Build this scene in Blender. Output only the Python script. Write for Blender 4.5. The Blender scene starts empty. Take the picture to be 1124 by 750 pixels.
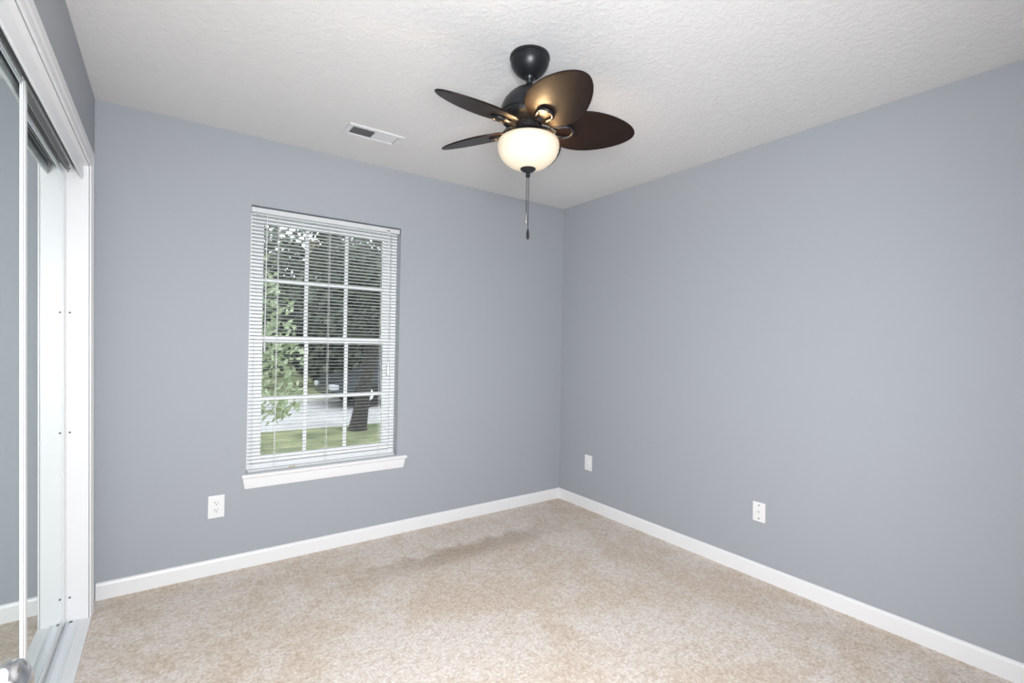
import bpy, bmesh, math, random
from mathutils import Vector, Matrix

# ------------------------------------------------------------------ camera, world, light, exposure
S = bpy.context.scene
COL = S.collection
R = math.radians
random.seed(4)

FPX = 531.14
YAW, PITCH, ROLL = 0.61959, 0.00703, 0.01762
CAM = Vector((0.0, 0.0, 1.28))
fw = Vector((math.sin(YAW) * math.cos(PITCH), math.cos(YAW) * math.cos(PITCH), math.sin(PITCH)))
r0 = Vector((math.cos(YAW), -math.sin(YAW), 0))
u0 = r0.cross(fw)
rt = math.cos(ROLL) * r0 + math.sin(ROLL) * u0
up = -math.sin(ROLL) * r0 + math.cos(ROLL) * u0
cd = bpy.data.cameras.new('camera')
cd.sensor_width = 36.0
cd.lens = FPX / 1124 * 36.0
cd.clip_start = 0.02
cam = bpy.data.objects.new('camera', cd)
COL.objects.link(cam)
M3 = Matrix((rt, up, -fw)).transposed()
cam.matrix_world = Matrix.Translation(CAM) @ M3.to_4x4()
S.camera = cam

S.view_settings.view_transform = 'Standard'
S.view_settings.look = 'None'
S.view_settings.gamma = 1.0
S.view_settings.use_curve_mapping = False
S.view_settings.exposure = 0.0
S.render.film_transparent = False

W = bpy.data.worlds.new('overcast_sky')
S.world = W
W.use_nodes = True
bg = W.node_tree.nodes['Background']
bg.inputs[0].default_value = (0.92, 0.96, 1.0, 1)
bg.inputs[1].default_value = 3.0


def area(name, loc, look, sx, sy, power, color):
    l = bpy.data.lights.new(name, 'AREA')
    l.shape = 'RECTANGLE'
    l.size, l.size_y = sx, sy
    l.energy = power
    l.color = color
    l.spread = R(165)
    o = bpy.data.objects.new(name, l)
    COL.objects.link(o)
    o.location = loc
    o.rotation_euler = (Vector(look) - Vector(loc)).to_track_quat('-Z', 'Y').to_euler()
    return o


# photographer's soft light standing in the doorway behind the camera
area('soft_light', (0.10, -0.06, 1.38), (1.40, 2.00, 0.83), 0.5, 0.5, 78.0, (0.96, 0.98, 1.0))
# ------------------------------------------------------------------ materials


def mat(name, color=(0.8, 0.8, 0.8), rough=0.5, metal=0.0, spec=0.5):
    m = bpy.data.materials.new(name)
    m.use_nodes = True
    p = m.node_tree.nodes['Principled BSDF']
    p.inputs['Base Color'].default_value = (*color, 1)
    p.inputs['Roughness'].default_value = rough
    p.inputs['Metallic'].default_value = metal
    p.inputs['Specular IOR Level'].default_value = spec
    return m


def nd(m, kind, **kw):
    n = m.node_tree.nodes.new(kind)
    for k, v in kw.items():
        if k in n.inputs:
            n.inputs[k].default_value = v
        else:
            setattr(n, k, v)
    return n


def lk(m, a, ao, b, bi):
    m.node_tree.links.new(a.outputs[ao], b.inputs[bi])


def coords(m):
    return nd(m, 'ShaderNodeTexCoord')


def bump(m, scale, strength, dist, detail=3.0, rough=0.5, kind='noise'):
    tc = coords(m)
    if kind == 'noise':
        t = nd(m, 'ShaderNodeTexNoise', Scale=scale, Detail=detail, Roughness=rough)
    else:
        t = nd(m, 'ShaderNodeTexVoronoi', Scale=scale)
    lk(m, tc, 'Object', t, 'Vector')
    b = nd(m, 'ShaderNodeBump', Strength=strength, Distance=dist)
    lk(m, t, 0 if kind != 'noise' else 'Fac', b, 'Height')
    lk(m, b, 'Normal', m.node_tree.nodes['Principled BSDF'], 'Normal')
    return t, b


def mottle(m, c1, c2, scale, lo=0.35, hi=0.65, detail=4.0):
    tc = coords(m)
    t = nd(m, 'ShaderNodeTexNoise', Scale=scale, Detail=detail)
    lk(m, tc, 'Object', t, 'Vector')
    cr = nd(m, 'ShaderNodeValToRGB')
    cr.color_ramp.elements[0].position = lo
    cr.color_ramp.elements[1].position = hi
    cr.color_ramp.elements[0].color = (*c1, 1)
    cr.color_ramp.elements[1].color = (*c2, 1)
    lk(m, t, 'Fac', cr, 'Fac')
    lk(m, cr, 'Color', m.node_tree.nodes['Principled BSDF'], 'Base Color')
    return cr


m_wall = mat('grey_wall_paint', (0.362, 0.382, 0.414), 0.6, spec=0.3)
bump(m_wall, 130, 0.10, 0.002, 4)
m_white = mat('white_trim_paint', (0.80, 0.80, 0.81), 0.38)
bump(m_white, 60, 0.03, 0.001)
m_vinyl = mat('white_vinyl', (0.88, 0.89, 0.90), 0.35)
m_slat = mat('white_blind_slat', (0.86, 0.87, 0.88), 0.4)
_nt = m_slat.node_tree
_tr = _nt.nodes.new('ShaderNodeBsdfTranslucent')
_tr.inputs['Color'].default_value = (0.88, 0.90, 0.90, 1)
_mx = _nt.nodes.new('ShaderNodeMixShader')
_mx.inputs[0].default_value = 0.35
_nt.links.new(_nt.nodes['Principled BSDF'].outputs[0], _mx.inputs[1])
_nt.links.new(_tr.outputs[0], _mx.inputs[2])
_nt.links.new(_mx.outputs[0], _nt.nodes['Material Output'].inputs[0])
m_plate = mat('white_plastic_plate', (0.80, 0.80, 0.80), 0.3)
m_slot = mat('dark_slot', (0.10, 0.10, 0.10), 0.6)
m_grey = mat('grey_screw', (0.25, 0.25, 0.25), 0.4, 0.6)
m_alu = mat('brushed_aluminium', (0.80, 0.83, 0.85), 0.38, 0.6)
bump(m_alu, 90, 0.04, 0.001)
m_alud = mat('dull_track_metal', (0.55, 0.56, 0.57), 0.5, 0.6)
m_mirror = mat('mirror_glass', (0.80, 0.875, 0.855), 0.015, 1.0)
m_steel = mat('satin_nickel', (0.66, 0.66, 0.67), 0.18, 1.0)
m_hall = mat('pale_hall_paint', (0.6, 0.6, 0.6), 0.7)
m_dark = mat('vent_dark', (0.04, 0.04, 0.045), 0.8)
m_ventw = mat('white_enamel', (0.72, 0.72, 0.73), 0.45)
m_tan = mat('tan_plastic', (0.55, 0.43, 0.28), 0.5)
m_cord = mat('white_cord', (0.82, 0.82, 0.82), 0.7)

# ceiling: white knockdown texture
m_ceil = mat('textured_ceiling_paint', (0.715, 0.71, 0.71), 0.85, spec=0.2)
tc = coords(m_ceil)
n1 = nd(m_ceil, 'ShaderNodeTexNoise', Scale=26.0, Detail=5.0, Roughness=0.62, Distortion=1.4)
lk(m_ceil, tc, 'Object', n1, 'Vector')
cr1 = nd(m_ceil, 'ShaderNodeValToRGB')
cr1.color_ramp.elements[0].position = 0.44
cr1.color_ramp.elements[1].position = 0.60
lk(m_ceil, n1, 'Fac', cr1, 'Fac')
b1 = nd(m_ceil, 'ShaderNodeBump', Strength=0.29, Distance=0.005)
lk(m_ceil, cr1, 'Color', b1, 'Height')
lk(m_ceil, b1, 'Normal', m_ceil.node_tree.nodes['Principled BSDF'], 'Normal')

# carpet: beige cut pile, brushed patches, faint traffic wear
m_carpet = mat('beige_carpet', (0.6, 0.5, 0.42), 0.95, spec=0.1)
pb = m_carpet.node_tree.nodes['Principled BSDF']
tc = coords(m_carpet)
nf = nd(m_carpet, 'ShaderNodeTexNoise', Scale=80.0, Detail=4.0, Roughness=0.7)
nm = nd(m_carpet, 'ShaderNodeTexNoise', Scale=7.0, Detail=6.0, Roughness=0.65, Distortion=0.6)
nb = nd(m_carpet, 'ShaderNodeTexNoise', Scale=1.7, Detail=3.0, Roughness=0.5, Distortion=0.8)
for n in (nf, nm, nb):
    lk(m_carpet, tc, 'Object', n, 'Vector')
rf = nd(m_carpet, 'ShaderNodeValToRGB')
rf.color_ramp.elements[0].position = 0.36
rf.color_ramp.elements[1].position = 0.62
rf.color_ramp.elements[0].color = (0.67, 0.58, 0.51, 1)
rf.color_ramp.elements[1].color = (0.89, 0.84, 0.79, 1)
lk(m_carpet, nf, 'Fac', rf, 'Fac')
ad = nd(m_carpet, 'ShaderNodeMath', operation='ADD')
lk(m_carpet, nm, 'Fac', ad, 0)
lk(m_carpet, nb, 'Fac', ad, 1)
rm = nd(m_carpet, 'ShaderNodeValToRGB')
rm.color_ramp.elements[0].position = 0.43
rm.color_ramp.elements[1].position = 0.555
rm.color_ramp.elements[0].color = (0.90, 0.84, 0.775, 1)
rm.color_ramp.elements[1].color = (1.0, 0.99, 0.99, 1)
hf = nd(m_carpet, 'ShaderNodeMath', operation='MULTIPLY')
hf.inputs[1].default_value = 0.5
lk(m_carpet, ad, 0, hf, 0)
lk(m_carpet, hf, 0, rm, 'Fac')
mx = nd(m_carpet, 'ShaderNodeMix', data_type='RGBA', blend_type='MULTIPLY')
mx.inputs[0].default_value = 1.0
lk(m_carpet, rf, 'Color', mx, 6)
lk(m_carpet, rm, 'Color', mx, 7)
# medium tufting
nq = nd(m_carpet, 'ShaderNodeTexNoise', Scale=34.0, Detail=3.0, Roughness=0.6, Distortion=0.5)
lk(m_carpet, tc, 'Object', nq, 'Vector')
rq = nd(m_carpet, 'ShaderNodeValToRGB')
rq.color_ramp.elements[0].position = 0.38
rq.color_ramp.elements[1].position = 0.56
rq.color_ramp.elements[0].color = (0.87, 0.84, 0.81, 1)
rq.color_ramp.elements[1].color = (1.0, 1.0, 1.0, 1)
lk(m_carpet, nq, 'Fac', rq, 'Fac')
mq = nd(m_carpet, 'ShaderNodeMix', data_type='RGBA', blend_type='MULTIPLY')
mq.inputs[0].default_value = 1.0
lk(m_carpet, mx, 2, mq, 6)
lk(m_carpet, rq, 'Color', mq, 7)
# worn, flattened lane in front of the window wall
sx = nd(m_carpet, 'ShaderNodeSeparateXYZ')
lk(m_carpet, tc, 'Object', sx, 0)


def mth(op, a, b_=None, c_=None):
    n = nd(m_carpet, 'ShaderNodeMath', operation=op)
    for i, v in enumerate((a, b_, c_)):
        if v is None:
            continue
        if isinstance(v, tuple):
            m_carpet.node_tree.links.new(v[0].outputs[v[1]], n.inputs[i])
        else:
            n.inputs[i].default_value = v
    return (n, 0)


def ramp(v, a, b_):
    n = nd(m_carpet, 'ShaderNodeMapRange', interpolation_type='SMOOTHSTEP')
    n.inputs['From Min'].default_value = a
    n.inputs['From Max'].default_value = b_
    m_carpet.node_tree.links.new(v[0].outputs[v[1]], n.inputs['Value'])
    return (n, 0)


wob = mth('MULTIPLY_ADD', (nm, 'Fac'), 0.30, -0.15)
dy = mth('ABSOLUTE', mth('ADD', mth('SUBTRACT', (sx, 'Y'), 2.60), wob))
lane = mth('MULTIPLY', ramp(dy, 0.15, 0.02), mth('MULTIPLY', ramp((sx, 'X'), 0.55, 1.45), ramp((sx, 'X'), 2.35, 1.9)))
ml = nd(m_carpet, 'ShaderNodeMix', data_type='RGBA', blend_type='MULTIPLY')
m_carpet.node_tree.links.new(lane[0].outputs[0], ml.inputs[0])
lk(m_carpet, mq, 2, ml, 6)
ml.inputs[7].default_value = (0.74, 0.70, 0.66, 1)
lk(m_carpet, ml, 2, pb, 'Base Color')
nb2 = nd(m_carpet, 'ShaderNodeTexNoise', Scale=170.0, Detail=3.0, Roughness=0.6)
lk(m_carpet, tc, 'Object', nb2, 'Vector')
bb = nd(m_carpet, 'ShaderNodeBump', Strength=0.7, Distance=0.008)
lk(m_carpet, nb2, 'Fac', bb, 'Height')
lk(m_carpet, bb, 'Normal', pb, 'Normal')
CARPET_MIX = mx

# fan
m_bronze = mat('dark_bronze_metal', (0.022, 0.023, 0.026), 0.36, 0.55)
bump(m_bronze, 40, 0.03, 0.001)
m_blade = mat('espresso_wood_blade', (0.035, 0.02, 0.015), 0.36, spec=0.2)
tc = coords(m_blade)
mp = nd(m_blade, 'ShaderNodeMapping')
mp.inputs['Scale'].default_value = (3, 60, 3)
lk(m_blade, tc, 'Object', mp, 'Vector')
nw = nd(m_blade, 'ShaderNodeTexNoise', Scale=2.0, Detail=5.0)
lk(m_blade, mp, 'Vector', nw, 'Vector')
cw = nd(m_blade, 'ShaderNodeValToRGB')
cw.color_ramp.elements[0].color = (0.007, 0.0038, 0.0032, 1)
cw.color_ramp.elements[1].color = (0.016, 0.0085, 0.007, 1)
lk(m_blade, nw, 'Fac', cw, 'Fac')
lk(m_blade, cw, 'Color', m_blade.node_tree.nodes['Principled BSDF'], 'Base Color')
m_globe = mat('lit_alabaster_glass', (0.46, 0.42, 0.36), 0.3)
pg = m_globe.node_tree.nodes['Principled BSDF']
tc = coords(m_globe)
ng = nd(m_globe, 'ShaderNodeTexNoise', Scale=9.0, Detail=4.0, Distortion=1.0)
lk(m_globe, tc, 'Object', ng, 'Vector')
cg = nd(m_globe, 'ShaderNodeValToRGB')
cg.color_ramp.elements[0].color = (1.0, 0.74, 0.45, 1)
cg.color_ramp.elements[1].color = (1.0, 0.88, 0.64, 1)
lk(m_globe, ng, 'Fac', cg, 'Fac')
lk(m_globe, cg, 'Color', pg, 'Emission Color')
pg.inputs['Emission Strength'].default_value = 0.44
m_bulb = mat('lit_bulb', (0.9, 0.85, 0.7), 0.4)
pbm = m_bulb.node_tree.nodes['Principled BSDF']
pbm.inputs['Emission Color'].default_value = (1.0, 0.72, 0.4, 1)
pbm.inputs['Emission Strength'].default_value = 6.0

# window glass: clear pane with a fresnel reflection
m_glass = bpy.data.materials.new('window_glass')
m_glass.use_nodes = True
nt = m_glass.node_tree
nt.nodes.clear()
go = nt.nodes.new('ShaderNodeOutputMaterial')
gt = nt.nodes.new('ShaderNodeBsdfTransparent')
gg = nt.nodes.new('ShaderNodeBsdfGlossy')
gg.inputs['Roughness'].default_value = 0.0
gt.inputs['Color'].default_value = (0.95, 0.97, 0.96, 1)
gf = nt.nodes.new('ShaderNodeFresnel')
gf.inputs['IOR'].default_value = 1.5
gm = nt.nodes.new('ShaderNodeMixShader')
nt.links.new(gf.outputs[0], gm.inputs[0])
nt.links.new(gt.outputs[0], gm.inputs[1])
nt.links.new(gg.outputs[0], gm.inputs[2])
nt.links.new(gm.outputs[0], go.inputs[0])

# outside
m_grass = mat('lawn_grass', (0.2, 0.26, 0.1), 0.95, spec=0.1)
mottle(m_grass, (0.12, 0.145, 0.08), (0.30, 0.31, 0.18), 2.2, 0.3, 0.7, 8)
m_road = mat('pale_asphalt', (0.50, 0.50, 0.53), 0.9)
mottle(m_road, (0.36, 0.35, 0.365), (0.46, 0.45, 0.46), 1.4)
m_kerb = mat('concrete_kerb', (0.66, 0.65, 0.60), 0.9)
m_bark = mat('dark_bark', (0.035, 0.032, 0.03), 0.9)
bump(m_bark, 18, 0.8, 0.03, 6)
m_leafd = mat('dark_green_leaves', (0.035, 0.055, 0.025), 0.6)
mottle(m_leafd, (0.03, 0.038, 0.03), (0.10, 0.115, 0.085), 1.6)
m_leafm = mat('mid_green_leaves', (0.05, 0.085, 0.03), 0.6)
mottle(m_leafm, (0.05, 0.07, 0.045), (0.15, 0.18, 0.11), 1.2)
m_leafl = mat('light_green_leaves', (0.25, 0.36, 0.12), 0.5)
mottle(m_leafl, (0.24, 0.31, 0.16), (0.44, 0.50, 0.33), 6.0)
m_car = mat('dark_grey_car_paint', (0.05, 0.055, 0.065), 0.25, 0.4)
m_carglass = mat('car_window_glass', (0.02, 0.025, 0.03), 0.05)
m_tyre = mat('black_tyre', (0.02, 0.02, 0.02), 0.8)
m_lamp = mat('headlamp_lens', (0.5, 0.52, 0.55), 0.15)

# ------------------------------------------------------------------ mesh helpers
XL, XR, YB, H = -0.306, 2.720, 3.0923, 2.44
YF = -0.06          # face of the wall with the entry door
BH = 0.083


def xw(z):
    """x of the closet wall, which leans a little out of plumb"""
    return XL + 0.0175 * (H - z)


class MB:
    def __init__(self):
        self.b = bmesh.new()

    def box(self, a, c, bev=0.0, seg=2):
        t = bmesh.new()
        bmesh.ops.create_cube(t, size=1.0)
        a, c = Vector(a), Vector(c)
        lo = Vector((min(a[i], c[i]) for i in range(3)))
        hi = Vector((max(a[i], c[i]) for i in range(3)))
        for v in t.verts:
            v.co = Vector(((lo[i] + hi[i]) / 2 + v.co[i] * (hi[i] - lo[i]) for i in range(3)))
        if bev > 0:
            bmesh.ops.bevel(t, geom=t.edges[:], offset=bev, segments=seg, affect='EDGES', profile=0.5)
        self.join(t)
        return self

    def join(self, t, M=None):
        if M is not None:
            bmesh.ops.transform(t, matrix=M, verts=t.verts[:])
        me = bpy.data.meshes.new('tmp')
        t.to_mesh(me)
        t.free()
        self.b.from_mesh(me)
        bpy.data.meshes.remove(me)

    def lathe(self, prof, seg=48, M=None):
        t = bmesh.new()
        rings = []
        for (r_, z) in prof:
            if r_ < 1e-6:
                rings.append([t.verts.new((0, 0, z))])
            else:
                rings.append([t.verts.new((r_ * math.cos(2 * math.pi * i / seg), r_ * math.sin(2 * math.pi * i / seg), z)) for i in range(seg)])
        for k in range(len(rings) - 1):
            A, B = rings[k], rings[k + 1]
            for i in range(seg):
                j = (i + 1) % seg
                if len(A) == 1 and len(B) == 1:
                    continue
                if len(A) == 1:
                    t.faces.new((A[0], B[i], B[j]))
                elif len(B) == 1:
                    t.faces.new((A[i], A[j], B[0]))
                else:
                    t.faces.new((A[i], A[j], B[j], B[i]))
        bmesh.ops.recalc_face_normals(t, faces=t.faces[:])
        self.join(t, M)
        return self

    def tube(self, pts, rad, seg=10, closed=False, cap=True):
        pts = [Vector(p) for p in pts]
        n = len(pts)
        rads = rad if isinstance(rad, (list, tuple)) else [rad] * n
        t = bmesh.new()
        rings = []
        prev = None
        for i in range(n):
            if closed:
                d = pts[(i + 1) % n] - pts[i - 1]
            else:
                d = pts[min(i + 1, n - 1)] - pts[max(i - 1, 0)]
            d.normalize()
            if prev is None:
                a = Vector((0, 0, 1)) if abs(d.z) < 0.9 else Vector((1, 0, 0))
                x = d.cross(a).normalized()
            else:
                x = (prev - d * prev.dot(d)).normalized()
            prev = x
            y = d.cross(x)
            rings.append([t.verts.new(pts[i] + rads[i] * (math.cos(2 * math.pi * k / seg) * x + math.sin(2 * math.pi * k / seg) * y)) for k in range(seg)])
        for i in range(n if closed else n - 1):
            A, B = rings[i], rings[(i + 1) % n]
            for k in range(seg):
                j = (k + 1) % seg
                t.faces.new((A[k], A[j], B[j], B[k]))
        if cap and not closed:
            t.faces.new(rings[0][::-1])
            t.faces.new(rings[-1])
        bmesh.ops.recalc_face_normals(t, faces=t.faces[:])
        self.join(t)
        return self

    def prism(self, poly, axis, a, b):
        """poly in the two other axes (in x,y,z order), extruded along axis from a to b"""
        t = bmesh.new()

        def P(p, s):
            q = list(p)
            q.insert(axis, s)
            return q
        A = [t.verts.new(P(p, a)) for p in poly]
        B = [t.verts.new(P(p, b)) for p in poly]
        n = len(poly)
        t.faces.new(A)
        t.faces.new(B[::-1])
        for i in range(n):
            j = (i + 1) % n
            t.faces.new((A[i], B[i], B[j], A[j]))
        bmesh.ops.recalc_face_normals(t, faces=t.faces[:])
        self.join(t)
        return self

    def cyl(self, a, b, r_, seg=20, r2=None):
        return self.tube([a, b], [r_, r_ if r2 is None else r2], seg)

    def build(self, name, m, parent=None, lean=False, smooth=False, loc=None):
        if lean:                       # x was given as distance from the leaning closet wall
            for v in self.b.verts:
                v.co.x += xw(v.co.z)
        if loc is not None:
            for v in self.b.verts:
                v.co -= Vector(loc)
        me = bpy.data.meshes.new(name)
        self.b.to_mesh(me)
        self.b.free()
        me.materials.append(m)
        if smooth:
            for p in me.polygons:
                p.use_smooth = True
            try:
                me.set_sharp_from_angle(angle=R(38))
            except Exception:
                pass
        o = bpy.data.objects.new(name, me)
        COL.objects.link(o)
        if parent is not None:
            o.parent = parent
        if loc is not None and parent is None:
            o.location = loc
        return o


def structure(o):
    o['kind'] = 'structure'
    return o


def thing(name, label, cat, loc=(0, 0, 0), group=None):
    o = bpy.data.objects.new(name, None)
    COL.objects.link(o)
    o.location = loc
    o.empty_display_size = 0.05
    o['label'] = label
    o['category'] = cat
    if group:
        o['group'] = group
    return o


def tag(o, label, cat, group=None):
    o['label'] = label
    o['category'] = cat
    if group:
        o['group'] = group
    return o


# ------------------------------------------------------------------ room shell
WX0, WX1, WZ0, WZ1 = 0.377, 1.272, 0.528, 2.050      # window opening
CY0, CY1, CZ = 1.05, 2.90, 2.055                      # closet opening
DX0, DX1, DZ = -0.165, 0.615, 2.04                    # entry doorway

b = MB()
b.box((-1.15, -1.75, -0.12), (XR + 0.12, YB + 0.14, 0.0))
structure(b.build('floor', m_carpet))
b = MB()
b.box((-1.15, -1.75, H), (XR + 0.12, YB + 0.14, H + 0.1))
structure(b.build('ceiling', m_ceil))

b = MB()
b.box((-1.15, YB, 0), (WX0, YB + 0.14, H))
b.box((WX1, YB, 0), (XR + 0.12, YB + 0.14, H))
b.box((WX0, YB, 0), (WX1, YB + 0.14, WZ0))
b.box((WX0, YB, WZ1), (WX1, YB + 0.14, H))
structure(b.build('wall_back', m_wall))

b = MB()
b.box((XR, -1.75, 0), (XR + 0.12, YB, H))
structure(b.build('wall_right', m_wall))

b = MB()
b.box((-0.115, YF - 0.12, 0), (0, CY0 - 0.02, H))
b.box((-0.115, CY1 + 0.02, 0), (0, YB, H))
b.box((-0.115, CY0 - 0.02, CZ + 0.018), (0, CY1 + 0.02, H))
structure(b.build('wall_left', m_wall, lean=True))

b = MB()
b.box((xw(1.2) - 0.06, YF - 0.12, 0), (DX0 - 0.018, YF, H))
b.box((DX1 + 0.018, YF - 0.12, 0), (XR, YF, H))
b.box((DX0 - 0.018, YF - 0.12, DZ + 0.018), (DX1 + 0.018, YF, H))
structure(b.build('wall_front', m_wall))

b = MB()
b.box((-1.15, 0.6, 0), (-1.05, YB, H))
b.box((-1.05, 0.6, 0), (xw(1.2) - 0.12, 0.7, H))
structure(b.build('wall_closet', m_hall))

b = MB()
b.box((-0.62, -1.75, 0), (-0.5, YF - 0.12, H))
b.box((-0.5, -1.75, 0), (XR, -1.63, H))
structure(b.build('wall_hall', m_hall))

# baseboards
def base_profile(s):
    return [(0, 0), (s * 0.013, 0), (s * 0.013, BH - 0.014), (s * 0.010, BH - 0.006), (s * 0.006, BH - 0.001), (0, BH)]


b = MB()
b.prism([(YB + p[0], p[1]) for p in base_profile(-1)], 0, xw(0) + 0.004, XR)
structure(b.build('baseboard_back', m_white))
b = MB()
b.prism([(XR + p[0], p[1]) for p in base_profile(-1)], 1, YF, YB - 0.0005)
structure(b.build('baseboard_right', m_white))
b = MB()
b.prism([(YF + p[0], p[1]) for p in base_profile(1)], 0, DX1 + 0.08, XR - 0.013)
structure(b.build('baseboard_front', m_white))

# ------------------------------------------------------------------ closet: jambs, casing, tracks, mirror doors
b = MB()
b.box((-0.118, CY1, 0), (-0.002, CY1 + 0.02, CZ + 0.018), 0.001)
b.box((-0.118, CY0 - 0.02, 0), (-0.002, CY0, CZ + 0.018), 0.001)
b.box((-0.118, CY0, CZ), (-0.002, CY1, CZ + 0.018), 0.001)
jamb = structure(b.build('trim_1', m_white, lean=True))
b = MB()
for z in (0.117, 0.855, 1.389):
    b.cyl((-0.066, CY1 + 0.001, z), (-0.066, CY1 - 0.0015, z), 0.0042, 12)
b.build('screw', m_slot, jamb, lean=True)

# casing, slightly stepped profile
b = MB()
CW = 0.079
for (y0, y1) in ((CY1 + 0.004, CY1 + CW), (CY0 - 0.004, CY0 - CW)):
    s = 1 if y1 > y0 else -1
    poly = [(0, y0), (0.005, y0), (0.007, y0 + s * 0.004), (0.007, y0 + s * 0.03), (0.010, y0 + s * 0.036), (0.010, y1 - s * 0.004), (0.008, y1), (0, y1)]
    b.prism(poly, 2, 0, CZ + CW)
z0, z1 = CZ + 0.004, CZ + CW
poly = [(0, z0), (0.005, z0), (0.007, z0 + 0.004), (0.007, z0 + 0.03), (0.0102, z0 + 0.036), (0.0102, z1 - 0.004), (0.008, z1 + 0.0003), (0, z1 + 0.0003)]
b.prism(poly, 1, CY0 - CW - 0.0004, CY1 + CW + 0.0004)
structure(b.build('trim_2', m_white, lean=True))

# bottom sill board and track
b = MB()
b.box((-0.115, CY0, 0.0), (0.008, CY1, 0.009), 0.002)
structure(b.build('trim_3', m_white, lean=True))
trk = thing('floor_track', 'ribbed aluminium floor track of the sliding mirror doors on the white sill', 'door track', (xw(0) - 0.066, 2.0, 0.009))
b = MB()
b.box((-0.100, CY0 + 0.001, 0.0092), (-0.034, CY1 - 0.001, 0.0105))
for (q0, q1, h) in ((-0.0360, -0.0345, 0.0145), (-0.0435, -0.0420, 0.0135), (-0.0685, -0.0668, 0.0185), (-0.0760, -0.0745, 0.0135), (-0.1, -0.0985, 0.0145)):
    b.box((q0, CY0 + 0.001, 0.0100), (q1, CY1 - 0.001, h))
bo = b.build('rail', m_alu, None, lean=True)
bo.parent = trk
bo.matrix_parent_inverse = Matrix.Translation(-Vector(trk.location))
b = MB()
b.box((-0.0655, CY1 - 0.016, 0.0105), (-0.056, CY1 - 0.002, 0.0120))
o = b.build('stop_hole', m_slot, None, lean=True)
o.parent = trk
o.matrix_parent_inverse = Matrix.Translation(-Vector(trk.location))


def under(o, root):
    o.parent = root
    o.matrix_parent_inverse = Matrix.Translation(-Vector(root.location))
    return o


ttk = thing('head_track', 'white fascia and dark double head track above the sliding mirror doors', 'door track', (xw(2.05) - 0.06, 2.0, 2.05))
b = MB()
b.prism([(-0.020, CZ - 0.0005), (-0.026, CZ - 0.0005), (-0.028, 1.994), (-0.024, 1.990), (-0.020, 1.994), (-0.019, 2.022), (-0.0205, 2.026)], 1, CY0 + 0.001, CY1 - 0.006)
under(b.build('fascia', m_vinyl, None, lean=True), ttk)
b = MB()
b.box((-0.106, CY0 + 0.001, 2.047), (-0.027, CY1 - 0.001, CZ - 0.0005))
b.box((-0.0290, CY0 + 0.001, 2.018), (-0.0275, CY1 - 0.008, 2.047))
b.box((-0.0390, CY0 + 0.001, 2.030), (-0.0375, CY1 - 0.008, 2.047))
b.box((-0.0520, CY0 + 0.001, 2.026), (-0.0505, CY1 - 0.008, 2.047))
b.box((-0.0690, CY0 + 0.001, 2.010), (-0.0675, CY1 - 0.008, 2.047))
b.box((-0.0800, CY0 + 0.001, 2.022), (-0.0785, CY1 - 0.008, 2.047))
b.box((-0.1050, CY0 + 0.001, 2.010), (-0.1035, CY1 - 0.008, 2.047))
under(b.build('channel', m_alud, None, lean=True), ttk)
b = MB()
b.box((-0.077, CY1 - 0.004, 2.012), (-0.055, CY1 - 0.001, 2.046), 0.001)
under(b.build('end_bracket', m_alu, None, lean=True), ttk)
b = MB()
b.cyl((-0.067, CY1 - 0.0035, 2.030), (-0.067, CY1 - 0.0055, 2.030), 0.0042, 12)
under(b.build('screw', m_slot, None, lean=True), ttk)


def mirror_door(name, y0, y1, qf, ztop, note):
    """framed sliding mirror; qf is the face of its stiles"""
    zb = 0.020
    qm = qf - 0.0038
    b = MB()
    b.box((qm - 0.004, y0 + 0.012, zb + 0.012), (qm, y1 - 0.012, ztop - 0.012))
    root = structure(b.build(name, m_mirror, lean=True))
    for (ya, yb, inner) in ((y0, y0 + 0.052, 1), (y1 - 0.052, y1, -1)):
        b = MB()
        # channel shaped stile: two ridges with a groove between
        if inner > 0:
            e, f_, s = ya, yb, 1
        else:
            e, f_, s = yb, ya, -1
        poly = [(qm - 0.006, e), (qf, e), (qf, f_ - s * 0.026), (qf - 0.002, f_ - s * 0.024), (qf - 0.002, f_ - s * 0.018), (qf, f_ - s * 0.013), (qf, f_ - s * 0.002), (qf - 0.001, f_), (qm + 0.0004, f_), (qm + 0.0004, f_ - s * 0.02), (qm - 0.006, f_ - s * 0.02)]
        b.prism(poly, 2, zb, ztop)
        o = b.build('stile', m_vinyl, root, lean=True)
    b = MB()
    b.box((qm - 0.0058, y0 + 0.052, ztop - 0.024), (qf - 0.002, y1 - 0.052, ztop), 0.001)
    b.box((qm - 0.0058, y0 + 0.052, ztop - 0.016), (qf - 0.0005, y1 - 0.052, ztop - 0.004), 0.001)
    o = b.build('top_rail', m_alu, root, lean=True)
    b = MB()
    b.box((qm - 0.0058, y0 + 0.052, zb), (qf - 0.002, y1 - 0.052, zb + 0.034), 0.001)
    o = b.build('bottom_rail', m_vinyl, root, lean=True)
    return root


mirror_door('door_1', 1.04 + 0.012, 1.978, -0.047, 2.016, 'front')
mirror_door('door_2', 1.945, CY1 - 0.0015, -0.0785, 2.004, 'rear')

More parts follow.
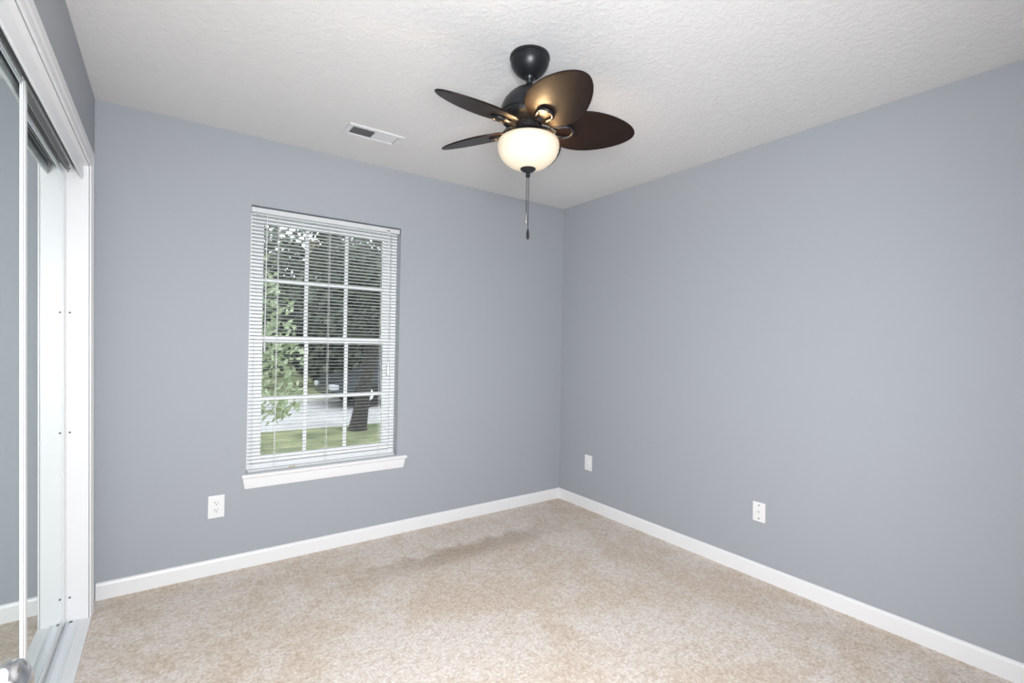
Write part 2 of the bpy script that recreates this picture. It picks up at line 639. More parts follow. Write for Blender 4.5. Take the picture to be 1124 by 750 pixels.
# ------------------------------------------------------------------ entry door, open against the closet wall
b = MB()
lx0, lx1 = -0.203, -0.168
b.box((lx0, YF + 0.004, 0.012), (lx1, 0.752, 2.03), 0.002)
d3 = structure(b.build('door_3', m_white))
for (za, zb_) in ((0.25, 0.95), (1.10, 1.88)):
    for (ya, yb) in ((0.05, 0.31), (0.40, 0.65)):
        b = MB()
        b.box((lx1 - 0.002, ya, za), (lx1 + 0.005, yb, zb_), 0.004)
        b.box((lx0 - 0.005, ya, za), (lx0 + 0.002, yb, zb_), 0.004)
        b.build('panel', m_white, d3)
b = MB()
kprof = [(0, 0), (0.032, 0), (0.032, 0.004), (0.026, 0.009), (0.013, 0.012), (0.0115, 0.024), (0.014, 0.028), (0.020, 0.032), (0.025, 0.037), (0.0278, 0.043), (0.0282, 0.048), (0.0265, 0.053), (0.0225, 0.057), (0.0165, 0.060), (0.009, 0.0622), (0, 0.063)]
b.lathe(kprof, 40, Matrix.Translation((lx1, 0.690, 0.922)) @ Matrix.Rotation(R(90), 4, 'Y'))
b.lathe(kprof, 40, Matrix.Translation((lx0, 0.690, 0.922)) @ Matrix.Rotation(R(-90), 4, 'Y'))
kn = b.build('door_knob', m_steel, d3, smooth=True)
kn['label'] = 'round satin nickel knob'
b = MB()
b.box((DX0 - 0.018, YF - 0.122, 0), (DX0, YF + 0.002, DZ + 0.018))
b.box((DX1, YF - 0.122, 0), (DX1 + 0.018, YF + 0.002, DZ + 0.018))
b.box((DX0, YF - 0.122, DZ), (DX1, YF + 0.002, DZ + 0.018))
b.box((DX1 + 0.004, YF, 0), (DX1 + 0.075, YF + 0.014, DZ + 0.075), 0.003)
b.box((DX0 - 0.06, YF, DZ + 0.004), (DX1 + 0.075, YF + 0.0138, DZ + 0.075), 0.003)
structure(b.build('trim_4', m_white))

# ------------------------------------------------------------------ window
fy0, fy1 = YB + 0.066, YB + 0.136
b = MB()
fr = 0.034
b.box((WX0, fy0, WZ0), (WX0 + fr, fy1, WZ1), 0.002)
b.box((WX1 - fr, fy0, WZ0), (WX1, fy1, WZ1), 0.002)
b.box((WX0 + fr, fy0, WZ0), (WX1 - fr, fy1, WZ0 + 0.03), 0.002)
b.box((WX0 + fr, fy0, WZ1 - 0.035), (WX1 - fr, fy1, WZ1), 0.002)
win = structure(b.build('window_1', m_vinyl))
ix0, ix1 = WX0 + fr, WX1 - fr
ZM = 1.285


def sash(name, z0, z1, y0, y1, bot, top):
    st = 0.048
    b = MB()
    b.box((ix0 + 0.001, y0, z0), (ix0 + st, y1, z1), 0.003)
    b.box((ix1 - st, y0, z0), (ix1 - 0.001, y1, z1), 0.003)
    b.box((ix0 + st - 0.002, y0, z0), (ix1 - st + 0.002, y1, z0 + bot), 0.003)
    b.box((ix0 + st - 0.002, y0, z1 - top), (ix1 - st + 0.002, y1, z1), 0.003)
    s = b.build(name, m_vinyl, win)
    gx0, gx1, gz0, gz1 = ix0 + st, ix1 - st, z0 + bot, z1 - top
    ym = (y0 + y1) / 2
    b = MB()
    b.box((gx0 - 0.004, ym + 0.004, gz0 - 0.004), (gx1 + 0.004, ym + 0.007, gz1 + 0.004))
    b.build('pane', m_glass, s)
    b = MB()
    for k in (1, 2):
        xc = gx0 + (gx1 - gx0) * k / 3
        b.box((xc - 0.011, ym - 0.006, gz0 - 0.002), (xc + 0.011, ym + 0.0035, gz1 + 0.002), 0.002)
    zc = (gz0 + gz1) / 2
    b.box((gx0 - 0.002, ym - 0.0055, zc - 0.011), (gx1 + 0.002, ym + 0.0032, zc + 0.011), 0.002)
    b.build('muntin', m_vinyl, s)
    return s


sash('lower_sash', WZ0 + 0.031, ZM + 0.022, fy0 + 0.004, fy0 + 0.032, 0.045, 0.034)
sash('upper_sash', ZM - 0.016, WZ1 - 0.036, fy0 + 0.034, fy0 + 0.062, 0.036, 0.040)

# sill with apron
b = MB()
sx0, sx1 = 0.355, 1.332
t = bmesh.new()
b.prism([(YB + 0.07, WZ0 - 0.004), (YB - 0.026, WZ0 - 0.004), (YB - 0.031, WZ0 - 0.008), (YB - 0.033, WZ0 - 0.0145), (YB - 0.031, WZ0 - 0.021), (YB - 0.026, WZ0 - 0.025), (YB + 0.07, WZ0 - 0.025)], 0, WX0 + 0.0005, WX1 - 0.0005)
b.box((sx0, YB - 0.026, WZ0 - 0.025), (WX0 + 0.001, YB + 0.0005, WZ0 - 0.004))
b.box((WX1 - 0.001, YB - 0.026, WZ0 - 0.025), (sx1, YB + 0.0005, WZ0 - 0.004))
b.prism([(YB - 0.0259, WZ0 - 0.004), (YB - 0.031, WZ0 - 0.008), (YB - 0.033, WZ0 - 0.0145), (YB - 0.031, WZ0 - 0.021), (YB - 0.0259, WZ0 - 0.025)], 0, sx0, WX0 + 0.001)
b.prism([(YB - 0.0259, WZ0 - 0.004), (YB - 0.031, WZ0 - 0.008), (YB - 0.033, WZ0 - 0.0145), (YB - 0.031, WZ0 - 0.021), (YB - 0.0259, WZ0 - 0.025)], 0, WX1 - 0.001, sx1)
t.free()
sill = b.build('window_sill', m_white, win)
b = MB()
t = bmesh.new()
za, zb_ = WZ0 - 0.025, 0.441
A = []
for (y, z, dx) in ((YB, za, 0.006), (YB - 0.015, za, 0.006), (YB - 0.0145, za - 0.014, 0.008), (YB - 0.013, za - 0.034, 0.012), (YB - 0.010, zb_ + 0.006, 0.016), (YB - 0.008, zb_, 0.017), (YB, zb_, 0.017)):
    A.append((t.verts.new((sx0 + dx, y, z)), t.verts.new((sx1 - dx, y, z))))
n = len(A)
t.faces.new([a[0] for a in A])
t.faces.new([a[1] for a in A][::-1])
for i in range(n):
    j = (i + 1) % n
    t.faces.new((A[i][0], A[i][1], A[j][1], A[j][0]))
bmesh.ops.recalc_face_normals(t, faces=t.faces[:])
b.join(t)
b.build('apron', m_white, sill)

# ------------------------------------------------------------------ mini blind
BX0, BX1 = 0.381, 1.262
by = YB + 0.022
blind = thing('window_blind', 'white horizontal mini blind with open slats hanging in the window', 'window blind', ((BX0 + BX1) / 2, by, 2.04))
BL = Vector(blind.location)


def bl(o):
    return under(o, blind)


b = MB()
b.prism([(by - 0.016, 2.040), (by - 0.017, 2.036), (by - 0.017, 2.016), (by - 0.015, 2.0135), (by + 0.015, 2.0135), (by + 0.016, 2.040)], 0, BX0, BX1)
b.box((BX0 - 0.002, by - 0.018, 2.012), (BX0 + 0.012, by + 0.016, 2.0415), 0.001)
b.box((BX1 - 0.012, by - 0.018, 2.012), (BX1 + 0.002, by + 0.016, 2.0415), 0.001)
bl(b.build('headrail', m_slat))
TILT = R(9)
pitch_s = 0.0209
zs = 1.996
ztops = []
slat_mesh = None
k = 0
sl_len0, sl_len1 = BX0 + 0.004, BX1 - 0.004
while zs > 0.565:
    if slat_mesh is None:
        t = bmesh.new()
        rows = []
        N = 6
        for i in range(N + 1):
            s_ = -0.0125 + 0.025 * i / N
            c_ = 0.0022 * (1 - (s_ / 0.0125) ** 2)
            yy = s_ * math.cos(TILT) + c_ * math.sin(TILT)
            zz = -s_ * math.sin(TILT) + c_ * math.cos(TILT)
            rows.append((t.verts.new((sl_len0 - BL.x, yy, zz)), t.verts.new((sl_len1 - BL.x, yy, zz))))
        for i in range(N):
            t.faces.new((rows[i][0], rows[i][1], rows[i + 1][1], rows[i + 1][0]))
        bmesh.ops.solidify(t, geom=t.faces[:], thickness=0.0004)
        bmesh.ops.recalc_face_normals(t, faces=t.faces[:])
        slat_mesh = bpy.data.meshes.new('slat')
        t.to_mesh(slat_mesh)
        t.free()
        for p in slat_mesh.polygons:
            p.use_smooth = True
        slat_mesh.materials.append(m_slat)
    o = bpy.data.objects.new('slat', slat_mesh)
    COL.objects.link(o)
    o.parent = blind
    o.location = (0, 0, zs - BL.z)
    zs -= pitch_s
b = MB()
b.box((BX0 + 0.003, by - 0.012, WZ0 - 0.0035), (BX1 - 0.003, by + 0.012, WZ0 + 0.0125), 0.004, 3)
br = bl(b.build('bottom_rail', m_slat))
b = MB()
for xc in (0.62,):
    b.box((xc - 0.018, by - 0.0135, WZ0 + 0.0015), (xc + 0.018, by - 0.011, WZ0 + 0.0085), 0.001)
o = bl(b.build('cord_plug', m_tan))
o['label'] = 'tan plastic plug'
for xc in (0.523, 0.815, 1.150):
    b = MB()
    for yy in (by - 0.0135, by + 0.0135):
        b.cyl((xc, yy, WZ0 + 0.012), (xc, yy, 2.014), 0.0009, 6)
    b.cyl((xc + 0.004, by, WZ0 + 0.012), (xc + 0.004, by, 2.014), 0.0008, 6)
    bl(b.build('ladder_cord', m_cord))
b = MB()
wx = 0.4575
b.tube([(wx, by - 0.014, 2.020), (wx, by - 0.026, 2.016), (wx, by - 0.028, 2.004)], 0.002, 8)
b.cyl((wx, by - 0.028, 2.006), (wx, by - 0.027, 1.275), 0.0032, 6)
b.tube([(wx, by - 0.027, 1.28), (wx, by - 0.027, 1.25), (wx, by - 0.027, 1.215), (wx, by - 0.027, 1.21)], [0.0034, 0.0048, 0.0048, 0.003], 10)
bl(b.build('tilt_wand', m_slat, smooth=True))
b = MB()
cx = 1.188
for dx in (-0.003, 0.003):
    b.tube([(cx + dx, by - 0.0165, 2.022), (cx + dx, by - 0.022, 2.012), (cx + dx * 0.5, by - 0.022, 1.6), (cx + 0.012, by - 0.022, 1.145)], 0.001, 6)
lc = bl(b.build('lift_cord', m_cord))
b = MB()
b.lathe([(0, 0.085), (0.004, 0.085), (0.006, 0.078), (0.0095, 0.02), (0.0105, 0.004), (0.009, 0), (0, 0)], 16, Matrix.Translation((cx + 0.012, by - 0.022, 1.064)))
bl(b.build('cord_tassel', m_plate, smooth=True))
b = MB()
b.box((cx - 0.012, by - 0.0185, 2.019), (cx + 0.010, by - 0.0165, 2.026), 0.0008)
bl(b.build('cord_lock', m_grey))

# ------------------------------------------------------------------ ceiling fan
FX, FY = 1.1668, 1.5462
fan = thing('ceiling_fan', 'dark bronze ceiling fan with five oval wooden blades and a lit glass bowl', 'ceiling fan', (FX, FY, H))


def fp(b_, name, m, parent=None, smooth=True):
    return b_.build(name, m, parent or fan, smooth=smooth)


def Z(z):
    return z - H


b = MB()
b.lathe([(0, 0), (0.079, 0), (0.080, -0.004), (0.0805, -0.012), (0.077, -0.014), (0.076, -0.018), (0.078, -0.021), (0.0755, -0.034), (0.069, -0.048), (0.059, -0.062), (0.046, -0.075), (0.034, -0.083), (0.028, -0.086), (0.026, -0.082), (0, -0.082)])
fp(b, 'canopy', m_bronze)
b = MB()
b.lathe([(0, -0.070), (0.018, -0.072), (0.0245, -0.081), (0.0225, -0.092), (0.014, -0.100), (0.0125, -0.102), (0.0125, Z(2.300)), (0, Z(2.300))], 28)
fp(b, 'downrod', m_bronze)
b = MB()
b.lathe([(0, Z(2.324)), (0.018, Z(2.324)), (0.022, Z(2.320)), (0.024, Z(2.312)), (0.040, Z(2.308)), (0.062, Z(2.296)), (0.080, Z(2.281)), (0.083, Z(2.274)), (0.087, Z(2.274)), (0.101, Z(2.256)), (0.111, Z(2.236)), (0.1155, Z(2.216)), (0.1165, Z(2.204)), (0.1125, Z(2.200)), (0.1125, Z(2.194)), (0.1145, Z(2.191)), (0.110, Z(2.180)), (0.092, Z(2.170)), (0.060, Z(2.166)), (0, Z(2.166))])
fp(b, 'motor_housing', m_bronze)
b = MB()
b.lathe([(0, Z(2.167)), (0.050, Z(2.167)), (0.053, Z(2.164)), (0.053, Z(2.146)), (0.050, Z(2.143)), (0, Z(2.143))])
fp(b, 'switch_housing', m_bronze)
b = MB()
b.lathe([(0, Z(2.144)), (0.049, Z(2.144)), (0.056, Z(2.140)), (0.076, Z(2.126)), (0.088, Z(2.114)), (0.088, Z(2.108)), (0.084, Z(2.106)), (0.0, Z(2.108))])
b.cyl((0, 0, Z(2.109)), (0, 0, Z(1.985)), 0.005, 10)
fp(b, 'light_fitter', m_bronze)
b = MB()
outer = [(0.117, 2.099), (0.121, 2.094), (0.1235, 2.084), (0.1235, 2.072), (0.1205, 2.056), (0.1125, 2.037), (0.0985, 2.019), (0.079, 2.004), (0.056, 1.993), (0.034, 1.988), (0.012, 1.986)]
inner = [(r_ - 0.004 if r_ > 0.02 else 0.008, z + 0.0035) for (r_, z) in outer]
prof = [(r_, Z(z)) for (r_, z) in outer] + [(r_, Z(z)) for (r_, z) in inner[::-1]]
prof.append(prof[0])
b.lathe(prof, 64)
gl = fp(b, 'glass_bowl', m_globe)
gl['label'] = 'glowing cream alabaster glass bowl'
b = MB()
b.lathe([(0, Z(1.992)), (0.026, Z(1.992)), (0.031, Z(1.988)), (0.031, Z(1.984)), (0.024, Z(1.978)), (0.012, Z(1.973)), (0.008, Z(1.968)), (0.009, Z(1.964)), (0.010, Z(1.958)), (0.007, Z(1.953)), (0, Z(1.952))], 32)
fp(b, 'finial', m_bronze)
# two beaded pull chains
for (dx, dy, zend, m_f) in ((-0.004, 0.002, 1.806, m_grey), (0.003, -0.002, 1.745, m_bronze)):
    b = MB()
    zz = 1.953
    while zz > zend:
        t = bmesh.new()
        bmesh.ops.create_icosphere(t, subdivisions=1, radius=0.0021)
        b.join(t, Matrix.Translation((dx, dy, Z(zz))))
        zz -= 0.0043
    b.cyl((dx, dy, Z(1.955)), (dx, dy, Z(zend)), 0.0010, 6)
    ch = fp(b, 'pull_chain', m_bronze)
    b = MB()
    L_ = 0.040
    b.lathe([(0, 0), (0.0025, 0), (0.0035, -0.006), (0.0055, -0.012), (0.0062, -0.03), (0.0055, -0.040), (0.003, -L_), (0, -L_)], 16, Matrix.Translation((dx, dy, Z(zend))))
    fo = b.build('fob', m_f, ch, smooth=True)
# bulbs
for az in (245, 5, 125):
    b = MB()
    px, py = 0.060 * math.cos(R(az)), 0.060 * math.sin(R(az))
    b.lathe([(0, 0.030), (0.008, 0.028), (0.010, 0.016), (0.016, 0.004), (0.017, -0.006), (0.012, -0.018), (0, -0.024)], 20, Matrix.Translation((px, py, Z(2.052))))
    bu = fp(b, 'bulb', m_bulb)
    pl = bpy.data.lights.new('bulb_light', 'POINT')
    pl.energy = 5.5
    pl.color = (1.0, 0.66, 0.34)
    pl.shadow_soft_size = 0.018
    lo = bpy.data.objects.new('bulb_light', pl)
    COL.objects.link(lo)
    lo.parent = fan
    lo.location = (px, py, Z(2.088))
# blades: broad ovals, pitched
rc, ba, bbw, eg = 0.2591, 0.1754, 0.1042, -0.2237
PH = -0.3246
zc = Z(2.150)
blade_me = iron_me = screw_me = None
for k in range(5):
    az = -3.0423 + k * R(72)
    if k == 0:
        t = bmesh.new()
        NT = 72
        lay = []
        for (dz, sc) in ((0.0035, 0.985), (0.0022, 1.0), (-0.0022, 1.0), (-0.0035, 0.985)):
            ring = []
            for i in range(NT):
                a_ = 2 * math.pi * i / NT
                l_ = ba * math.cos(a_) * sc
                w_ = bbw * math.sin(a_) * (1 + eg * math.cos(a_)) * sc
                ring.append(t.verts.new((rc + l_, w_ * math.cos(PH) - dz * math.sin(PH), zc + w_ * math.sin(PH) + dz * math.cos(PH))))
            lay.append(ring)
        for q in range(3):
            for i in range(NT):
                j = (i + 1) % NT
                t.faces.new((lay[q][i], lay[q][j], lay[q + 1][j], lay[q + 1][i]))
        t.faces.new(lay[0])
        t.faces.new(lay[-1][::-1])
        bmesh.ops.recalc_face_normals(t, faces=t.faces[:])
        b = MB()
        b.join(t)
        bo = b.build('blade', m_blade, fan)
        blade_me = bo.data
        # blade iron: forked arm ending in a rounded loop under the blade
        b = MB()

        def BP(l_, w_, dz):
            return (l_, w_ * math.cos(PH) - dz * math.sin(PH), zc + w_ * math.sin(PH) + dz * math.cos(PH))
        loop = [BP(0.150 + 0.030 * math.cos(a_), 0.030 * math.sin(a_), -0.0085) for a_ in [R(-120 + 15 * i) for i in range(17)]]
        b.tube([(0.050, -0.016, zc + 0.020), (0.085, -0.020, zc + 0.012), BP(0.118, -0.024, -0.009)] + loop + [BP(0.118, 0.024, -0.009), (0.085, 0.020, zc + 0.012), (0.050, 0.016, zc + 0.020)], 0.0066, 10)
        b.tube([(0.046, 0, zc + 0.020), (0.080, 0, zc + 0.012), BP(0.112, 0.0, -0.009)], [0.013, 0.012, 0.010], 12)
        io = b.build('blade_iron', m_bronze, bo, smooth=True)
        iron_me = io.data
        screws = []
        for (l_, w_) in ((0.178, 0.0), (0.150, 0.030), (0.150, -0.030)):
            b = MB()
            t = bmesh.new()
            bmesh.ops.create_uvsphere(t, u_segments=10, v_segments=6, radius=0.0048)
            b.join(t, Matrix.Translation(BP(l_, w_, -0.0125)))
            screws.append(b.build('screw', m_bronze, io, smooth=True).data)
    else:
        bo = bpy.data.objects.new('blade', blade_me)
        COL.objects.link(bo)
        bo.parent = fan
        io = bpy.data.objects.new('blade_iron', iron_me)
        COL.objects.link(io)
        io.parent = bo
        for sm_ in screws:
            so = bpy.data.objects.new('screw', sm_)
            COL.objects.link(so)
            so.parent = io
    bo.rotation_euler = (0, 0, az)

# ------------------------------------------------------------------ ceiling register
vx, vy = 0.918, 2.650
vent = thing('ceiling_vent', 'white slotted air register set in the ceiling beside the window wall', 'air vent', (vx, vy, H))
VL, VW = 0.152, 0.076
b = MB()
for (a0, a1) in (((-VL, -VW), (VL, -VW + 0.026)), ((-VL, VW - 0.026), (VL, VW)), ((-VL, -VW + 0.02), (-VL + 0.026, VW - 0.02)), ((VL - 0.026, -VW + 0.02), (VL, VW - 0.02))):
    b.box((a0[0], a0[1], -0.008), (a1[0], a1[1], -0.0003), 0.002)
b.box((-0.004, -VW + 0.02, -0.0078), (0.004, VW - 0.02, -0.0006), 0.001)
b.build('frame', m_ventw, vent)
b = MB()
b.box((-VL + 0.022, -VW + 0.022, -0.0006), (VL - 0.022, VW - 0.022, -0.0002))
b.build('duct_opening', m_dark, vent)
lme = None
for side in (-1, 1):
    lm = None
    for i in range(13):
        xx = side * (0.0100 + 0.0118 * i)
        if abs(xx) > VL - 0.028:
            break
        if lm is None:
            b = MB()
            b.box((-0.0046, -VW + 0.024, -0.0005), (0.0046, VW - 0.024, 0.0005))
            for v in b.b.verts:
                co = v.co.copy()
                ang = R(47) if side < 0 else -R(30)
                v.co = Vector((co.x * math.cos(ang) - co.z * math.sin(ang), co.y, co.x * math.sin(ang) + co.z * math.cos(ang) - 0.0044))
            o = b.build('louver', m_ventw, vent)
            lm = o.data
        else:
            o = bpy.data.objects.new('louver', lm)
            COL.objects.link(o)
            o.parent = vent
        o.location = (xx, 0, 0)

# ------------------------------------------------------------------ wall plates
def plate(name, label, loc, rotz, w, h, kind):
    """plate built facing -y, at the wall face"""
    root = thing(name, label, 'wall outlet' if kind != 'coax' else 'cable plate', loc)
    root.rotation_euler = (0, 0, rotz)
    b = MB()
    b.box((-w / 2, -0.006, -h / 2), (w / 2, -0.0002, h / 2), 0.0025, 3)
    b.build('cover_plate', m_plate, root)
    if kind == 'duplex':
        for s in (-1, 1):
            b = MB()
            t = bmesh.new()
            bmesh.ops.create_cone(t, cap_ends=True, segments=28, radius1=0.0172, radius2=0.0165, depth=0.003)
            for v in t.verts:
                v.co.y = max(-0.0145, min(0.0145, v.co.y))
            b.join(t, Matrix.Translation((0, -0.0065, s * 0.0195)) @ Matrix.Rotation(R(90), 4, 'X'))
            rc_ = b.build('receptacle', m_plate, root)
            b = MB()
            z_ = s * 0.0195
            b.box((-0.0078, -0.0086, z_ - 0.001), (-0.0052, -0.0078, z_ + 0.0085))
            b.box((0.0052, -0.0086, z_ + 0.0005), (0.0078, -0.0078, z_ + 0.0075))
            b.cyl((0, -0.0078, z_ - 0.0075), (0, -0.0086, z_ - 0.0075), 0.0030, 12)
            b.build('slot', m_slot, rc_)
        b = MB()
        b.cyl((0, -0.0055, 0), (0, -0.0072, 0), 0.0032, 14)
        b.build('screw', m_plate, root)
    elif kind == 'decora':
        b = MB()
        b.box((-0.0165, -0.0085, -0.033), (0.0165, -0.005, 0.033), 0.0015)
        rc_ = b.build('receptacle', m_vinyl, root)
        b = MB()
        for z_ in (-0.017, 0.017):
            b.box((-0.0075, -0.0092, z_ - 0.002), (-0.0052, -0.0083, z_ + 0.007))
            b.box((0.0052, -0.0092, z_ - 0.001), (0.0075, -0.0083, z_ + 0.006))
            b.cyl((0, -0.0083, z_ - 0.008), (0, -0.0092, z_ - 0.008), 0.0026, 12)
        b.build('slot', m_grey, rc_)
    else:
        b = MB()
        b.lathe([(0.0085, 0.0), (0.0085, 0.003), (0.0048, 0.0035), (0.0048, 0.010), (0.0030, 0.010), (0.0028, 0.004), (0, 0.004)], 18, Matrix.Translation((0, -0.0055, 0.002)) @ Matrix.Rotation(R(90), 4, 'X'))
        b.build('coax_connector', m_alu, root, smooth=True)
        for z_ in (-0.0365, 0.0375):
            b = MB()
            b.cyl((0, -0.0055, z_), (0, -0.0075, z_), 0.0042, 14)
            b.build('screw', m_grey, root)
    return root


plate('wall_outlet', 'white duplex outlet on the grey wall below and left of the window', (0.237, YB, 0.367), 0, 0.078, 0.122, 'duplex')
plate('wall_outlet', 'white outlet on the right wall near the far corner', (XR, 2.746, 0.363), R(-90), 0.078, 0.120, 'decora')
plate('cable_plate', 'white cable jack plate with three dark dots on the right wall', (XR, 1.398, 0.369), R(-90), 0.070, 0.108, 'coax')

# ------------------------------------------------------------------ outside the window
GZ = -0.35
b = MB()
b.box((-14, YB + 0.16, GZ - 0.2), (22, 9.55, GZ))
structure(b.build('lawn', m_grass))
b = MB()
b.box((-40, 9.55, GZ - 0.2), (60, 13.9, GZ - 0.02))
structure(b.build('street', m_road))
b = MB()
b.box((-40, 13.9, GZ - 0.2), (60, 14.1, GZ + 0.06))
structure(b.build('kerb', m_kerb))
b = MB()
b.box((-40, 14.1, GZ - 0.2), (60, 45, GZ + 0.03))
structure(b.build('verge', m_grass))


def leaves(b_, center, rad, n, size, rng, squash=(1, 1, 1), hollow=0.35):
    t = b_.b
    for i in range(n):
        while True:
            p = Vector((rng.uniform(-1, 1), rng.uniform(-1, 1), rng.uniform(-1, 1)))
            if hollow < p.length < 1:
                break
        p = Vector((p.x * rad * squash[0], p.y * rad * squash[1], p.z * rad * squash[2])) + Vector(center)
        a_ = Vector((rng.gauss(0, 1), rng.gauss(0, 1), rng.gauss(0, 1))).normalized()
        c_ = a_.orthogonal().normalized()
        d_ = a_.cross(c_)
        s_ = size * rng.uniform(0.6, 1.4)
        vs = [t.verts.new(p + c_ * s_), t.verts.new(p + d_ * s_ * 0.5 + a_ * s_ * 0.15), t.verts.new(p - c_ * s_), t.verts.new(p - d_ * s_ * 0.5 + a_ * s_ * 0.15)]
        t.faces.new(vs)


def tree(name, label, x, y, trunk, blobs, lm, size, seed, group=None, cat='tree'):
    rng = random.Random(seed)
    root = thing(name, label, cat, (x, y, GZ), group)
    b_ = MB()
    b_.tube([Vector(p) for p, r_ in trunk], [r_ for p, r_ in trunk], 14)
    for (c, rad, n, sq) in blobs[:4]:
        top = Vector(trunk[-1][0])
        mid = top.lerp(Vector(c), 0.5) + Vector((0, 0, 0.1))
        b_.tube([Vector(trunk[-2][0]), mid, Vector(c)], [trunk[-1][1] * 0.7, trunk[-1][1] * 0.45, trunk[-1][1] * 0.15], 8)
    b_.build('trunk', m_bark, root, smooth=True)
    b_ = MB()
    for (c, rad, n, sq) in blobs:
        leaves(b_, c, rad, n, size, rng, sq)
    b_.build('foliage', lm, root)
    return root


# the dark shade tree on the lawn, its trunk seen low in the right panes
tx, ty = 2.90, 9.0
tree('shade_tree', 'dark leaning shade tree on the lawn before the street', tx, ty,
     [((0.02, 0, -0.05), 0.20), ((0.03, 0, 0.05), 0.165), ((0.09, 0, 0.45), 0.130), ((0.16, 0, 0.9), 0.12), ((0.25, 0, 1.5), 0.13), ((0.35, 0.1, 2.2), 0.11)],
     [((-0.6, 0.3, 2.6), 1.1, 1100, (1, 1, 0.7)), ((0.9, 0.2, 2.7), 1.2, 1100, (1, 1, 0.7)), ((0.2, -0.3, 3.6), 1.4, 1300, (1, 1, 0.8)), ((-1.4, 0.4, 3.5), 1.1, 700, (1, 1, 0.8)), ((1.8, 0.2, 3.8), 1.3, 800, (1, 1, 1)), ((0.3, 0.2, 2.0), 0.9, 600, (1.4, 1, 0.5))],
     m_leafd, 0.075, 1)
# pale sapling by the window at the left
tree('sapling', 'pale green sapling growing close outside the left panes', 0.66, 5.5,
     [((0, 0, -0.05), 0.035), ((0.02, 0, 0.8), 0.028), ((0.0, 0, 1.6), 0.02), ((-0.05, 0, 2.1), 0.012)],
     [((0.12, 0, 1.9), 0.34, 190, (1, 1, 1.1)), ((0.22, 0, 1.5), 0.34, 180, (1, 1, 1)), ((0.05, 0, 2.3), 0.25, 50, (1, 1, 1)), ((0.22, 0, 0.98), 0.26, 110, (1.2, 1, 0.8)), ((0.18, 0, 1.25), 0.36, 160, (1, 1, 1.3))],
     m_leafl, 0.045, 2, cat='tree')
# woodland edge across the street
for (i, (x, y, s, lab)) in enumerate((
        (1.2, 18.0, 0.95, 'bushy green tree across the street behind the left panes'),
        (5.2, 18.5, 1.0, 'bushy tree across the street behind the middle panes'),
        (9.2, 18.2, 1.05, 'dense dark tree across the street behind the right panes'),
        (3.2, 24.5, 1.25, 'taller green tree farther back between the left and middle trees'),
        (8.4, 25.0, 1.35, 'tallest dark tree farther back behind the right panes'))):
    tree('woodland_tree', lab, x, y,
         [((0, 0, -0.1), 0.3 * s), ((0, 0, 0.8 * s), 0.22 * s), ((0.1, 0, 2.0 * s), 0.18 * s)],
         [((-0.7 * s, 0, 2.4 * s), 1.2 * s, 1200, (1, 1, 1)), ((0.7 * s, 0.1, 2.6 * s), 1.2 * s, 1200, (1, 1, 1)), ((0, -0.2, 4.0 * s), 1.6 * s, 1500, (1, 1, 1)), ((0.1, 0, 1.2 * s), 1.5 * s, 1500, (1.2, 1, 0.8))],
         m_leafm if i in (0, 3) else m_leafd, 0.15, 20 + i, 'trees across the street')
# hedgerow closing the view behind them
rng = random.Random(77)
hd = thing('hedge', 'long dark green hedge closing the view behind the trees across the street', 'hedge', (3.0, 31.0, GZ))
b = MB()
NX, NZ = 100, 10
t = bmesh.new()
g = []
for i in range(NX + 1):
    col = []
    hgt = 4.6 + 0.8 * math.sin(i * 0.9) + 0.5 * rng.random()
    for k in range(NZ + 1):
        a_ = math.pi * k / NZ
        col.append(t.verts.new((-24 + 48 * i / NX + rng.uniform(-0.1, 0.1), -1.6 * math.cos(a_) * (1 if k not in (0, NZ) else 1) + rng.uniform(-0.2, 0.2), max(0.0, hgt * math.sin(a_) ** 0.7 + rng.uniform(-0.15, 0.15)) if k not in (0, NZ) else 0.0)))
    g.append(col)
for i in range(NX):
    for k in range(NZ):
        t.faces.new((g[i][k], g[i + 1][k], g[i + 1][k + 1], g[i][k + 1]))
bmesh.ops.recalc_face_normals(t, faces=t.faces[:])
b.join(t)
for i in range(4200):
    x_ = rng.uniform(-24, 24)
    a_ = rng.uniform(0.05, 2.2)
    p = Vector((x_, -1.75 * math.cos(a_), 4.9 * math.sin(a_) ** 0.7))
    d1 = Vector((rng.gauss(0, 1), rng.gauss(0, 1), rng.gauss(0, 1))).normalized()
    d2 = d1.orthogonal().normalized()
    vs = [b.b.verts.new(p + d1 * 0.2), b.b.verts.new(p + d2 * 0.1), b.b.verts.new(p - d1 * 0.2), b.b.verts.new(p - d2 * 0.1)]
    b.b.faces.new(vs)
b.build('foliage', m_leafd, hd)

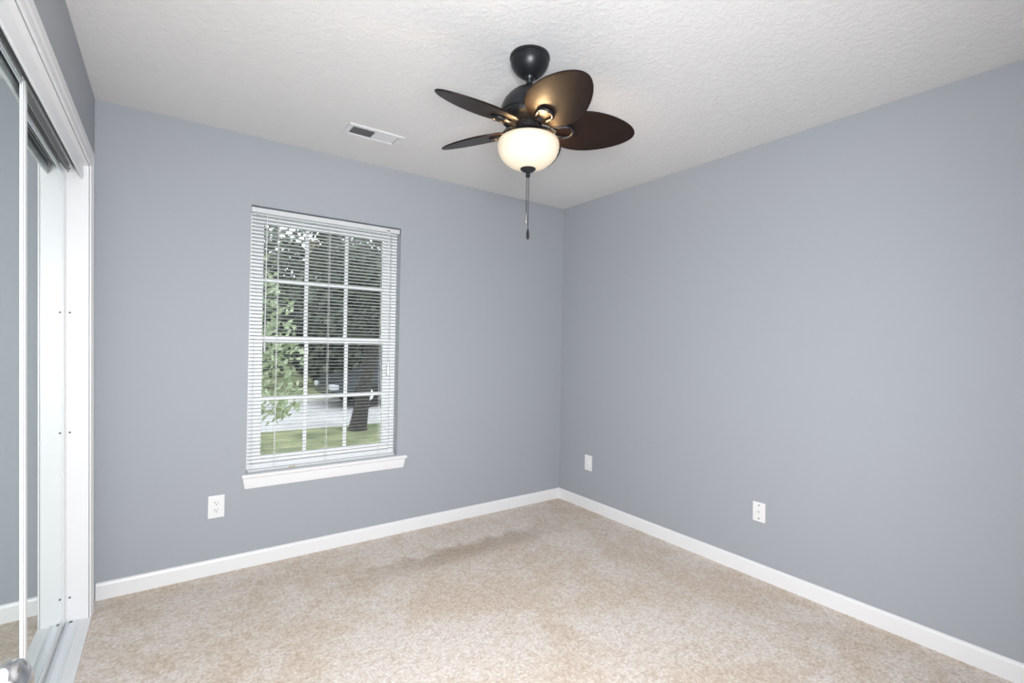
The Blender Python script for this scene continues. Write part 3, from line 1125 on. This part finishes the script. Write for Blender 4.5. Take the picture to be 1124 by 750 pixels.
# parked car at the far kerb
car = thing('parked_car', 'dark grey car parked along the far kerb of the street', 'car', (5.55, 12.95, GZ - 0.02))
CLn = 2.25
b = MB()
body = [(-CLn, 0.28), (-CLn - 0.02, 0.55), (-CLn + 0.12, 0.72), (-CLn + 1.0, 0.86), (-CLn + 1.75, 1.38), (-CLn + 2.2, 1.46), (-CLn + 3.4, 1.42), (-CLn + 4.1, 0.98), (CLn - 0.05, 0.92), (CLn + 0.02, 0.55), (CLn - 0.02, 0.28)]
b.prism([(p[0], p[1]) for p in body], 1, -0.85, 0.85)
bmesh.ops.bevel(b.b, geom=b.b.edges[:], offset=0.05, segments=2, affect='EDGES')
b.build('body', m_car, car, smooth=True)
for s in (-1, 1):
    b = MB()
    b.prism([(-CLn + 1.22, 0.92), (-CLn + 1.82, 1.32), (-CLn + 2.28, 1.37), (-CLn + 2.28, 0.92)], 1, s * 0.845, s * 0.856)
    b.prism([(-CLn + 2.36, 0.92), (-CLn + 2.36, 1.37), (-CLn + 3.3, 1.35), (-CLn + 3.75, 0.98)], 1, s * 0.845, s * 0.856)
    b.build('side_window', m_carglass, car)
    for xx in (-CLn + 0.85, CLn - 0.85):
        b = MB()
        b.lathe([(0, -0.11), (0.17, -0.11), (0.19, -0.09), (0.32, -0.10), (0.33, -0.06), (0.33, 0.06), (0.32, 0.10), (0.19, 0.09), (0.17, 0.11), (0, 0.11)], 28, Matrix.Translation((xx, s * 0.78, 0.33)) @ Matrix.Rotation(R(90), 4, 'X'))
        wh = b.build('wheel', m_tyre, car, smooth=True)
        b = MB()
        b.lathe([(0, 0.115 * 1), (0.16, 0.112), (0.17, 0.10), (0, 0.10)], 20, Matrix.Translation((xx, s * 0.78, 0.33)) @ Matrix.Rotation(R(90 if s < 0 else -90), 4, 'X'))
        b.build('rim', m_alu, wh)
    b = MB()
    b.box((-CLn - 0.03, s * 0.55, 0.46), (-CLn + 0.16, s * 0.86, 0.60), 0.03)
    b.build('headlamp', m_lamp, car)
